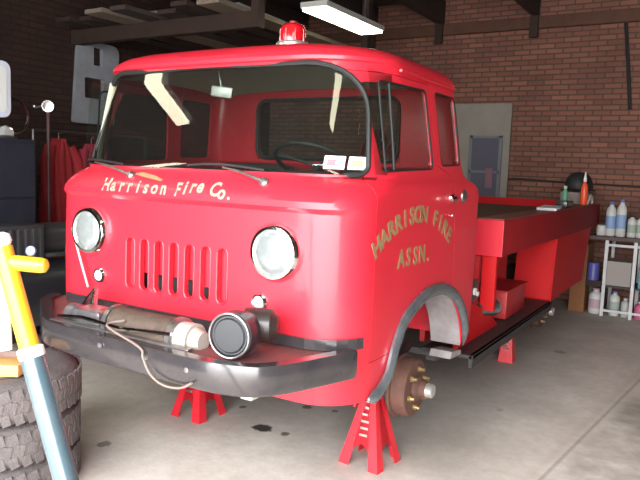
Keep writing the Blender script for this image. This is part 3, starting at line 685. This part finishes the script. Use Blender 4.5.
# ---------------------------------------------------------------- jack stands
def jack_stand(loc,h,rot,label,ext=.12,hb=.112,group=None):
    x,y,_=loc; J=thing('jack_stand',(x,y,0),label,'jack stand',group)
    zt=h-ext; ht=.026
    R=Matrix.Rotation(rot,3,'Z')
    def P(a,b,z): return R@V((a,b,0))+V((x,y,z))
    # four pressed legs: angle-shaped plates
    for sx_ in (1,-1):
        for sy_ in (1,-1):
            t=MB(); bm=t.bm
            c0=P(sx_*hb,sy_*hb,0); c1=P(sx_*ht,sy_*ht,zt)
            for (ax_) in (0,1):
                wb,wt=.056,.025
                if ax_==0: e0=P(sx_*(hb-wb),sy_*hb,0); e1=P(sx_*(ht-wt),sy_*ht,zt)
                else: e0=P(sx_*hb,sy_*(hb-wb),0); e1=P(sx_*ht,sy_*(ht-wt),zt)
                vs=[bm.verts.new(q) for q in (c0,e0,e1,c1)]; bm.faces.new(vs)
            bmesh.ops.remove_doubles(bm,verts=bm.verts,dist=1e-5)
            bmesh.ops.recalc_face_normals(bm,faces=bm.faces[:])
            r=bmesh.ops.solidify(bm,geom=bm.faces[:],thickness=.004)
            t.build('leg',JRED,J,0)
    # upper body plates and lower braces
    for k in range(4):
        q=Matrix.Rotation(PI/2*k,3,'Z')
        def Q(a,b,z): v=q@V((a,b,0)); return P(v.x,v.y,z)
        def hw(z): return hb+(ht-hb)*z/zt
        t=MB(); bm=t.bm
        za=zt*.14
        f=[Q(-hw(za),hw(za)-.001,za),Q(hw(za),hw(za)-.001,za),Q(ht,ht-.001,zt),Q(-ht,ht-.001,zt)]
        vs=[bm.verts.new(v) for v in f]; 
        # notched lower edge
        m_=bm.verts.new(Q(0,hw(zt*.30)-.001,zt*.30)); bm.faces.new((vs[0],m_,vs[2],vs[3])); bm.faces.new((vs[1],vs[2],m_))
        bmesh.ops.solidify(bm,geom=bm.faces[:],thickness=.004)
        t.build('side_plate',JRED,J,0)
    cl=MB().lathe([(.024,-.02),(.031,-.02),(.031,.03),(.022,.03),(.022,-.02)],(x,y,zt),(0,0,1),20); cl.build('collar',JRED,J)
    rt=MB().b2((x-.016,y-.016,zt*.45),(x+.016,y+.016,h-.03))
    for k in range(8): rt.b2((x-.024,y-.006,zt*.5+k*.02),(x+.0,y+.006,zt*.5+k*.02+.009))
    for k in range(7):
        z_=zt*(.42+.085*k); yy_=y-(hb+(ht-hb)*z_/zt)-.004; rt.b2((x-.013-.012*(k<4),yy_-.004,z_-.006),(x+.006+.010*(k<3),yy_+.004,z_+.006))
    rt.b2((x-.012,y-ht-.012,zt*.86),(x+.004,y-ht-.003,zt+.025))
    rt.build('ratchet_post',CHR,J,0)
    MB().prism([(-.055,.0),(-.05,.018),(-.02,.003),(.02,.003),(.05,.018),(.055,.0),(.03,-.022),(-.03,-.022)],1,-.028,.028).build('saddle',JRED,J,0)
    s=J.children[-1] if J.children else None
    for c in bpy.data.objects:
        if c.parent==J and c.name.startswith('saddle'): c.data.transform(Matrix.Translation((0,0,h-.02)) @ R.to_4x4()) if False else None
    return J
def fix_saddle(J,h,rot):
    for c in bpy.data.objects:
        if c.parent==J and c.name.startswith('saddle'):
            # vertices were shifted by -root; restore then place
            c.data.transform(Matrix.Translation(J.location)); c.data.transform(Matrix.Translation((0,0,h-.02))@Matrix.Rotation(rot,4,'Z'))
    tr=MB().cyl(J.location+V((-.03,.0,h*.72)),J.location+V((-.09,.0,h*.70)),.007,n=8).cyl(J.location+V((-.09,.0,h*.70)),J.location+V((-.10,.0,h*.52)),.008,.011,n=8)
    tr.build('release_lever',JRED,J)
for (x,y,h,rot,lab,hb_) in ((.60,.785,.50,-.1,'bright red jack stand in front of the bare rusty front hub',.112),(-.50,.75,.50,-.05,'red jack stand under the bumper at left of the truck',.112),(.66,3.03,.383,.0,'red jack stand under the rear of the running board',.055),(-.50,3.05,.49,.3,'red jack stand under the far rear side of the truck',.1)):
    J=jack_stand((x,y,0),h,rot,lab,hb=hb_); fix_saddle(J,h,rot)
# pads linking frame outriggers to the stands
for sgn,x,y in ((1,.60,.785),(-1,-.50,.75)):
    MB().b2((min(x,sgn*.42)-.05,y-.04,.502),(max(x,sgn*.42)+.05,y+.04,.53)).build('jacking_outrigger',BLACK,T,0)
MB().b2((-.58,3.0,.492),(-.44,3.08,.52)).build('jacking_outrigger',BLACK,T,0)

# ---------------------------------------------------------------- tyre stack at left
def zdepth(px,py,d):
    r=RX*(px-320)-RY*(py-240)-RZ*F; return CAM+r*(d/F)
s=zdepth(83,400,3.08)
r=(RX*(84-320)-RZ*F); r.z=0; r.normalize(); left=V((-r.y,r.x,0))
tc=V((s.x,s.y,0))+left*.365
TR=.37; TW=.178
def tyre(z,label,rim,ang):
    t=thing('tyre',(tc.x+random.uniform(-.012,.012),tc.y+random.uniform(-.012,.012),z),label,'tyre','stacked tyres beside the truck bumper')
    o=V(t.location)
    MB().lathe([(.205,.012),(.22,.006),(.26,.0),(.30,.002),(.338,.014),(.354,.032),(.358,.05),(.359,.089),(.358,.128),(.354,.146),(.338,.164),(.30,.176),(.26,.178),(.22,.172),(.205,.166),(.198,.089),(.205,.012)],o,(0,0,1),64).build('carcass',TIRE,t)
    n=44
    tr=MB()
    for k in range(n):
        for zz,ro in ((.040,.25),(.089,-.25),(.138,.25)):
            a=2*PI*(k+(.5 if zz==.089 else 0))/n+ang
            M=Matrix.Rotation(a,4,'Z')@Matrix.Translation((.357,0,zz))@Matrix.Rotation(ro,4,'X')
            b=bmesh.new(); bmesh.ops.create_cube(b,size=1); bmesh.ops.scale(b,vec=(.009,.034,.046),verts=b.verts); bmesh.ops.transform(b,matrix=Matrix.Translation(o)@M,verts=b.verts); tr._add(b)
    tr.build('tread',TIRE,t,0)
    if rim:
        R_=MB().lathe([(.204,.160),(.212,.172),(.204,.177),(.19,.155),(.185,.10),(.15,.085),(.09,.10),(.06,.105),(.05,.09),(.04,.09)],o,(0,0,1),40).build('wheel_rim',mat('rusty_rim',(.30,.19,.16),.7,noise=1,nscale=14,c2=(.16,.10,.08)),t)
        for k in range(5):
            a=2*PI*k/5; MB().cyl(o+V((.1*math.cos(a),.1*math.sin(a),.095)),o+V((.1*math.cos(a),.1*math.sin(a),.105)),.012,n=10).build('lug_hole_boss',BLACK,R_)
tyre(0.0,'bottom tyre of the stack in the lower left, on the floor',False,0)
tyre(TW+.001,'middle tyre of the stack in the lower left',False,.05)
tyre(2*TW+.002,'top tyre of the stack, with a rusty brown rim',True,.1)
tz=3*TW+.004
c=at(4,366,2,tz+.03)
tag(MB().box(V((c.x,c.y,tz+.028)),(.18,.12,.05),Matrix.Rotation(.5,4,'Z'),.006).build('wood_block',mat('bright_wood',(.75,.45,.16),.6,noise=1,nscale=10,c2=(.65,.33,.1))),'golden wooden block lying on the top tyre','block')

# ---------------------------------------------------------------- yellow and blue handle
d0=1.75
pA=zdepth(6,262,d0); pB=zdepth(31,352,d0); pC=zdepth(66,480,d0)
dirn=(pC-pB).normalized(); pF=pB+dirn*((pB.z-.03)/-dirn.z)
JH=thing('jack_handle',(pF.x,pF.y,0),'tall blue tube with a yellow T-shaped top leaning in the left foreground','handle')  # handle of a jack alone, its body is not built
MB().tube([pB,pF],.031,20).build('lower_tube',mat('blue_grey_paint',(.035,.11,.15),.25,.2,coat=.6,noise=.8,nscale=12,c2=(.13,.14,.15)),JH)
YEL=mat('yellow_paint',(.62,.38,.02),.4,coat=.3)
MB().tube([pA+(pA-pB).normalized()*.04,pB+dirn*.01],.026,20).build('upper_sleeve',YEL,JH)
MB().lathe([(.027,-.005),(.034,0),(.034,.02),(.032,.025)],pB-dirn*.01,dirn,24).build('collar',WHITE,JH)
bE=zdepth(48,266,d0)
hx=(bE-pA).normalized()
MB().tube([pA-hx*.14,pA,bE-hx*.02,bE-hx*.006,bE],[.021,.021,.021,.018,.009],16).build('cross_bar',YEL,JH)
kq=zdepth(3,240,d0)
MB().cyl(pA+(pA-pB).normalized()*.03,kq,.012,n=12).lathe([(0,-.022),(.016,-.017),(.022,0),(.016,.017),(0,.022)],kq,(0,0,1),20).build('knob',WHITE,JH)
MB().tube([zdepth(2,275,d0),zdepth(5,350,d0)],.018,12).build('white_side_tube',WHITE,JH)
MB().lathe([(0,0),(.06,0),(.06,.012),(.035,.03),(.034,.05)],(pF.x,pF.y,0),(0,0,1),24).build('foot',BLACK,JH)

# ---------------------------------------------------------------- left-hand clutter
# dark blue cabinet
a=at(36,140,0,-2.6); b=at(36,235,0,-2.6)
CB=thing('tool_cabinet',(-2.98,a.y-.35,0),'tall dark navy tool cabinet at the left edge','cabinet')
cy0,cy1=a.y-.75,a.y; ctop=a.z
MB().b2((-3.4,cy0,.05),(-2.6,cy1,ctop),.01).build('cabinet_body',NAVY,CB)
for k,(za,zb_) in enumerate(((.08,.62),(.64,1.12),(1.14,ctop-.03))):
    dd=MB().b2((-2.6,cy0+.02,za),(-2.585,cy1-.02,zb_),.004).b2((-3.38,cy0-.015,za),(-2.62,cy0,zb_),.004).build('drawer_front',NAVY,CB,0)
    MB().tube([(-3.2,cy0-.015,(za+zb_)/2),(-3.2,cy0-.045,(za+zb_)/2),(-2.8,cy0-.045,(za+zb_)/2),(-2.8,cy0-.015,(za+zb_)/2)],.007,8).build('drawer_handle',BLACK,dd)
MB().b2((-3.38,cy0+.02,0),(-2.62,cy1-.02,.06)).build('plinth',BLACK,CB,0)
# white-faced lamp unit on the cabinet
a=at(0,60,0,-2.75); b=at(12,118,0,-2.75)
yl=b.y; 
WL=thing('work_light',(-2.8,yl-.15,ctop),'white rounded lamp housing with chrome ring standing on the navy cabinet','lamp')
c=zdepth(-4,88,5.35)
MB().prism([(p[0],p[1]) for p in rrect(b.y-.30,b.y,b.z,a.z,.06,6)],0,-2.85,-2.75,.01).build('lamp_housing',mat('cool_white',(.72,.76,.88),.25),WL)
MB().prism([(p[0],p[1]) for p in rrect(b.y-.27,b.y-.045,b.z+.04,a.z-.04,.04,6)],0,-2.751,-2.742).build('lamp_face',WHITE,WL,0)
q=at(6,133,0,-2.76)
MB().lathe([(0,-.05),(.045,-.035),(.058,0),(.045,.035),(0,.05)],q,(1,0,0),24).build('chrome_joint',mat('bright_chrome',(.9,.9,.9),.1,.6),WL)
q2=at(12,116,0,-2.80)
MB().tube([q2+V((0,.14*math.cos(t),.135*math.sin(t))) for t in [2*PI*k/32 for k in range(32)]],.010,8,closed=True).build('ring_guard',CHR,WL)
MB().lathe([(0,0),(.08,0),(.07,.02),(.02,.035),(.02,q.z-ctop),(0,q.z-ctop)],(q.x,q.y,ctop),(0,0,1),20).build('lamp_stem',BLACK,WL)
# small silver lamp on stand
a=at(48,106,0,-2.88)
SL=thing('clamp_lamp',(a.x,a.y,0),'small silver lamp head on a thin dark stand behind the cabinet','lamp')
MB().cyl((a.x,a.y,.02),(a.x,a.y,a.z-.05),.014,n=10).lathe([(0,0),(.15,0),(.14,.02),(.02,.03)],(a.x,a.y,0)).build('stand',mat('brown_stand',(.07,.03,.03),.6),SL)
MB().lathe([(.015,-.04),(.025,-.02),(.042,.04),(.046,.055),(.040,.055),(0,.03)],a,(.75,-.6,-.1),24).build('lamp_head',mat('silver_head',(.7,.7,.68),.2,.7),SL)
MB().tube([a+V((0,-.03,0)),a+V((-.03,-.1,-.02)),a+V((0,-.13,-.015))],.009,8).build('switch_arm',STEEL,SL)
# red garment hanging / coats on rack
a=at(46,140,0,-3.1); b=at(84,232,0,-3.1)
def coat(y,zt,zb2,w,label,m,xo):
    t=MB()
    def fn(u,v):
        ang=2*PI*u; z=zb2+(zt-zb2)*v
        ww=w*(1.0-.25*v*v) if v<.82 else w*(1.0-.25*v*v)*max(.12,(1-v)/.18)**.5
        fold=.022*math.sin(ang*7+y*9)*(1-v)+.010*math.sin(ang*12+3*v)
        return (xo+(.10+fold)*math.cos(ang)*(1-.3*v),y+(ww/2+fold)*math.sin(ang),z)
    t.grid(fn,64,24)
    c=thing('hanging_coat',(xo,y,zb2),label,'coat','red coats hanging at left')
    t.build('coat_body',m,c,60)
    for s_ in (1,-1):
        MB().tube([(xo+.02,y+s_*w*.30,zt-.07),(xo+.05,y+s_*w*.46,zt-.2),(xo+.07,y+s_*w*.52,zt-.45),(xo+.08,y+s_*w*.50,zt-.62)],[.05,.058,.052,.048],12).build('sleeve',m,c)
    MB().tube([(xo,y,zt-.02),(xo,y,zt+.05),(xo-.0,y+.02,zt+.07),(xo,y+.03,zt+.05)],.005,6).build('hanger_hook',STEEL,c)
RC=mat('red_cloth',(.38,.012,.02),.8,noise=1,nscale=6,c2=(.16,.008,.01)); RC2=mat('pink_red_cloth',(.36,.02,.05),.8,noise=1,nscale=6,c2=(.15,.01,.02))
zr=a.z+.02
coat(a.y+.16,zr,.78,.34,'red coat hanging nearest the navy cabinet at left',RC,-3.14)
coat(a.y+.52,zr-.03,.76,.34,'red coat hanging between the other red one and the truck',RC2,-3.14)
RK=thing('coat_rack',(-3.14,a.y+.4,0),'dark pipe rack holding the red coats','rack')
MB().cyl((-3.14,a.y-.1,zr+.065),(-3.14,a.y+1.2,zr+.065),.012,n=10).build('rail',BLACK,RK)
for yy in (a.y-.1,a.y+1.2): MB().cyl((-3.14,yy,0.02),(-3.14,yy,zr+.065),.014,n=10).cyl((-3.36,yy,.015),(-2.92,yy,.015),.015,n=10).build('upright',BLACK,RK)
# greenish drum and black machine in front of coats
a=at(48,215,0,-2.5)
tag(MB().lathe([(0,0),(.16,0),(.165,.02),(.16,.30),(.165,.31),(.16,.60),(.165,.82),(.15,.84),(0,.84)],(-2.72,at(56,240,0,-2.7).y,0),(0,0,1),28).build('steel_drum',mat('green_grey_drum',(.14,.15,.14),.5)),'narrow green-grey drum behind the left edge of the truck','drum')
EN=thing('air_compressor',(-2.05,.75,0),'squat black machine between the tyre stack and the navy cabinet','machine')
MB().cyl((-2.1,.35,.50),(-2.1,1.15,.50),.24,n=32).build('tank',mat('compressor_black',(.015,.015,.018),.35,coat=.5),EN)
MB().b2((-2.24,.45,.73),(-1.94,.80,1.0),.03).cyl((-2.1,.82,.88),(-2.1,1.1,.88),.11).build('motor',BLACK,EN)
for k in range(6): MB().b2((-2.26,.47+k*.055,.76),(-1.92,.49+k*.055,.97)).build('cooling_fin',BLACK,EN,0)
for xx in (-2.25,-1.95):
    for yy in (.45,1.0): MB().b2((xx-.03,yy,0),(xx+.03,yy+.04,.36)).build('leg',BLACK,EN,0)
MB().lathe([(0,0),(.03,0),(.03,.02),(0,.024)],at(32,251,1,.42),(.4,-.9,.2),18).build('glint_disc',mat('glint_blue',(.35,.38,.65),.2),EN)  # pale blue disc stands in for a glint on the black machine
# grey sheet-metal panel hung on the left wall
xw=LX+.03
tl=at(72,46,0,xw); trr=at(118,46,0,xw); bl_=at(69,122,0,xw); brr=at(112,125,0,xw)
y0_,y1_=tl.y,trr.y; z0_,z1_=bl_.z,trr.z-.02
outer=quad_round([(y0_,z0_),(y1_-.08,z0_),(y1_,z1_),(y0_+.06,z1_)],[.03,.03,.12,.12],8)
pm=MB().prism(outer,0,xw-.02,xw+.03)
me=bpy.data.meshes.new('p'); bmesh.ops.recalc_face_normals(pm.bm,faces=pm.bm.faces[:]); pm.bm.to_mesh(me); pm.bm.free()
h1a=at(92,47,0,xw); h1b=at(101,67,0,xw); h2a=at(83,77,0,xw); h2b=at(102,100,0,xw)
me=boolean(me,[MB().prism(rrect(h1a.y,h1b.y,h1b.z,h1a.z,.01,2),0,xw-.2,xw+.2),MB().prism(rrect(h2a.y,h2b.y,h2b.z,h2a.z,.015,3),0,xw-.2,xw+.2)])
PN=link('metal_panel',me,mat('grey_sheet_metal',(.34,.36,.40),.55,noise=.7,nscale=5,c2=(.24,.25,.28)),None,30)
tag(PN,'grey sheet-metal panel with two rectangular openings, high on the left wall','panel')
# overhead storage: two cross beams with lumber and sheets
for yb_ in (2.6,4.6):
    bmn=MB().b2((LX,yb_-.045,2.62),(-1.5,yb_+.045,2.76)).b2((-1.58,yb_-.045,2.76),(-1.5,yb_+.045,3.60)).build('storage_beam',DWOOD,None,0)
    tag(bmn,'dark overhead beam carrying stored lumber','beam','overhead storage beams')
random.seed(3)
zc=2.762
cols_=[DWOOD,mat('dusty_board',(.06,.045,.04),.85,noise=1,nscale=6,c2=(.03,.022,.02)),DWOOD,DWOOD] if 0 else [DWOOD,DWOOD,mat('tan_board',(.26,.21,.16),.8,noise=.8,nscale=5,c2=(.16,.12,.09)),mat('dusty_board',(.06,.045,.04),.85,noise=1,nscale=6,c2=(.05,.035,.03))]
spec=[(-3.7,.22),(-3.42,.18),(-3.1,.24),(-2.8,.2),(-2.5,.22),(-2.2,.18),(-1.9,.24)]
for i,(x,w) in enumerate(spec):
    o_=MB().box((x+.1,3.6+random.uniform(-.1,.1),zc+.022),(w,random.uniform(2.3,2.9),.04),Matrix.Rotation(random.uniform(-.03,.03),4,'Z'),.003).build('stored_board',cols_[i%4],None,0)
    tag(o_,'pale tan board among the dark lumber overhead' if i==2 else 'second pale tan board overhead, nearer the cab' if i==6 else 'dark dusty board lying across the overhead beams','board',None if i in (2,6) else 'boards on the overhead beams')
gs=MB().box((-2.6,3.5,zc+.08),(1.6,1.9,.02),Matrix.Rotation(.06,4,'Z'),.004).b2((-3.4,2.56,zc+.045),(-1.8,2.60,zc+.075)).build('stored_sheet',mat('dusty_sheet',(.26,.28,.28),.6),None,0)
tag(gs,'large grey sheet stored flat on the boards overhead','sheet')
# ---------------------------------------------------------------- bench at right
by0=5.38; by1=5.95
bt=at(600,236,1,by0); bx0=at(589,240,1,by0).x; ztop=bt.z
BN=thing('work_bench',(bx0+.6,5.65,0),'bench with a dark top and thin white metal legs against the brick wall','bench')
MB().b2((bx0,by0,ztop-.04),(bx0+1.5,by1,ztop),.004).build('bench_top',mat('bench_brown',(.09,.055,.05),.6),BN,0)
lx=[at(605,270,1,by0+.02).x,at(634,270,1,by0+.02).x,bx0+1.45]
for x in lx:
    for y in (by0+.02,by1-.04): MB().b2((x-.016,y-.016,0),(x+.016,y+.016,ztop-.04)).build('leg',mat('leg_white',(.62,.62,.62),.4),BN,0)
for z_ in (ztop-.10,.05): MB().b2((lx[0],by0+.01,z_),(lx[2],by0+.025,z_+.025)).build('rail',mat('leg_white',(.62,.62,.62),.4),BN,0)
MB().b2((lx[0]+.016,by0+.03,.31),(lx[2],by1-.08,.325)).build('lower_shelf',mat('shelf_dark',(.07,.06,.055),.7),BN,0)
zs=.327
def bottle(x,y,z,r,h,label,body,capm,labm=None,group=None):
    t=thing('jug',(x,y,z),label,'bottle',group)
    MB().lathe([(0,.001),(r*.9,.001),(r,.012),(r,h*.70),(r*.85,h*.80),(r*.42,h*.88),(r*.40,h*.93),(0,h*.93)],(x,y,z)).build('jug_body',body,t)
    MB().lathe([(r*.44,h*.92),(r*.46,h*.925),(r*.46,h),(0,h)],(x,y,z),n=16).build('jug_cap',capm,t)
    if labm: MB().lathe([(r*1.01,h*.22),(r*1.015,h*.23),(r*1.015,h*.58),(r*1.01,h*.59)],(x,y,z)).build('jug_label',labm,t)
    return t
WP=mat('milky_plastic',(.62,.62,.58),.4); BP_=mat('blue_cap',(.12,.2,.5),.4); LB=mat('blue_label',(.25,.38,.62),.5); GP=mat('grey_label',(.35,.42,.36),.6)
yb=by0+.12
for px,h,lab,lm in ((609.5,.36,'tall white jug with blue cap, left one on the bench',LB),(620,.39,'tallest white and blue jug on the bench',LB)):
    bottle(at(px,235,1,yb).x,yb,ztop+.001,.05,h,lab,WP,BP_,lm,'white jugs on the bench')
for px,h,lab in ((631,.23,'short white bottle right of the tall jugs'),(640,.23,'short white bottle at the right edge of the photo')):
    bottle(at(px,235,1,yb).x,yb,ztop+.001,.043,h,lab,WP,mat('black_cap',(.03,.03,.04),.4),GP,'short bottles on the bench')
tag(MB().lathe([(0,0),(.045,0),(.05,.01),(.05,.10),(.04,.11),(0,.11)],(at(600,235,1,yb).x+.01,yb,ztop+.001)).build('white_tub',WP),'small white tub at the left end of the bench top','tub')
def crate(p0,p1,label,m,cat='box',name='carton'):
    tag(MB().b2(p0,p1,.008).build(name,m,None,0),label,cat)
xa=lx[0]-.02
crate((xa,by0+.06,zs),(xa+.27,by0+.4,zs+.26),'pale open carton on the lower shelf of the bench',mat('pale_carton',(.36,.32,.30),.7))
crate((xa+.34,by0+.06,zs),(xa+.6,by0+.4,zs+.22),'teal box on the lower shelf at the right edge',mat('teal_box',(.10,.33,.36),.6))
xb=at(612,300,1,by0+.06).x
bottle(at(598,300,1,by0+.08).x-.03,by0+.13,.001,.072,.27,'fat white jug on the floor under the bench',WP,mat('pink_cap',(.6,.3,.4),.4),mat('pinkish_label',(.5,.35,.4),.6))
bottle(at(612,300,1,by0+.08).x+.02,by0+.13,.001,.052,.26,'white bottle on the floor between the bench legs',WP,BP_,GP)
bottle(at(622,300,1,by0+.08).x+.03,by0+.12,.001,.042,.2,'small grey-white bottle under the bench by the right white leg',mat('greyish_plastic',(.45,.47,.45),.5),WP,None)
bottle(at(638,305,1,by0+.08).x+.02,by0+.12,.001,.055,.18,'pink bottle on the floor at the right edge',mat('pink_plastic',(.6,.12,.25),.5),WP,None)
# cardboard box left of bench, blue can on it
cb=at(584,235,1,5.5); cb2=at(600,300,1,5.42)
CBX=MB().b2((bx0-.17,5.45,0.001),(bx0-.01,5.85,.74),.006).build('tall_carton',mat('orange_cardboard',(.30,.12,.045),.8,noise=.8,nscale=7,c2=(.2,.08,.03)),None,0)
tag(CBX,'tall orange-brown cardboard box between the truck bed and the bench','box')
tag(MB().lathe([(0,0),(.06,0),(.06,.18),(.055,.19),(0,.19)],(bx0+.05,by0+.12,.36)).build('blue_can',mat('blue_can_paint',(.10,.10,.35),.4)),'dark blue can at the left end of the lower bench shelf','can')
tag(MB().b2((bx0-.006,by0+.04,.299),(lx[0]-.03,by0+.2,.36)).build('shelf_block',DWOOD,None,0),'dark block under the blue can beside the bench leg','block')
crate((bx0-.0,by0+.24,.001),(lx[0]-.02,by0+.5,.298),'dark green crate on the floor at the left end of the bench',mat('dark_green',(.06,.08,.045),.7),'crate','crate')

# ---------------------------------------------------------------- ceiling lights
TUBE=mat('fluorescent_tube',(1,.97,.86),.5,emit=16)
DIFF=mat('light_diffuser',(1,.96,.70),.5,emit=13)
def fixture(c,yaw,L,w,label,m=DIFF,drop=.5):
    o=thing('ceiling_light',c,label,'light'); R=Matrix.Rotation(yaw,4,'Z')
    def B_(d,off_,name,mm,bev=0):
        MB().box(V(c)+(R.to_3x3()@V(off_)),d,R,bev).build(name,mm,o,0)
    B_((w,L,.05),(0,0,.045),'housing',mat('fixture_white',(.5,.5,.48),.5),.006)
    B_((w-.03,L-.03,.03),(0,0,.012),'diffuser',m,.004)
    for s_ in (-1,1):
        B_((.008,.008,drop),(0,s_*L*.35,.07+drop/2),'hanging_rod',STEEL)
zl=2.80
a=at(300,11,2,zl); b=at(386,33,2,zl); a2=at(335,10,2,zl)
c=(at(300,10,2,zl)+at(335,10,2,zl)+at(388,32,2,zl)+at(350,35,2,zl))/4
fixture((c.x,c.y,zl),0,1.12,.27,'lit white ceiling light hanging behind the cab roof',drop=CH-zl-.07)
E2=None
fixture((-2.2,-1.15,zl),0,1.15,.26,'ceiling light in front of the truck, left one, mirrored in the windshield',drop=CH-zl-.07)
fixture((1.35,-.92,zl),0,.75,.24,'ceiling light in front of the truck, right one, mirrored in the windshield',drop=CH-zl-.07)

# ---------------------------------------------------------------- camera, light
cam=bpy.data.cameras.new('camera'); co=bpy.data.objects.new('camera',cam); col.objects.link(co)
R=Matrix((RX,RY,RZ)).transposed().to_4x4()
co.matrix_world=Matrix.Translation(CAM)@R
cam.sensor_fit='HORIZONTAL'; cam.sensor_width=36; cam.lens=F/640*36; cam.clip_start=.02
bpy.context.scene.camera=co
w=bpy.data.worlds.new('world'); bpy.context.scene.world=w; w.use_nodes=True
N=w.node_tree.nodes; L=w.node_tree.links; bg=N['Background']
tcw=N.new('ShaderNodeTexCoord'); sp=N.new('ShaderNodeSeparateXYZ'); rp=N.new('ShaderNodeValToRGB')
L.new(tcw.outputs['Generated'],sp.inputs[0]); L.new(sp.outputs['Z'],rp.inputs[0]); L.new(rp.outputs[0],bg.inputs[0])
rp.color_ramp.elements[0].color=(.80,.80,.80,1); rp.color_ramp.elements[1].color=(1.35,1.38,1.42,1); rp.color_ramp.elements[1].position=.45
bg.inputs[1].default_value=14.5
pl=bpy.data.lights.new('opening_portal','AREA'); pl.shape='RECTANGLE'; pl.size=OX1-OX0; pl.size_y=OZ; pl.cycles.is_portal=True
po=bpy.data.objects.new('opening_portal',pl); col.objects.link(po); po.location=((OX0+OX1)/2,FY-.1,OZ/2); po.rotation_euler=(PI/2,0,0)
vs=bpy.context.scene.view_settings; vs.view_transform='Standard'; vs.look='None'; vs.gamma=1; vs.use_curve_mapping=False; vs.exposure=0
bpy.context.scene.display_settings.display_device='sRGB'
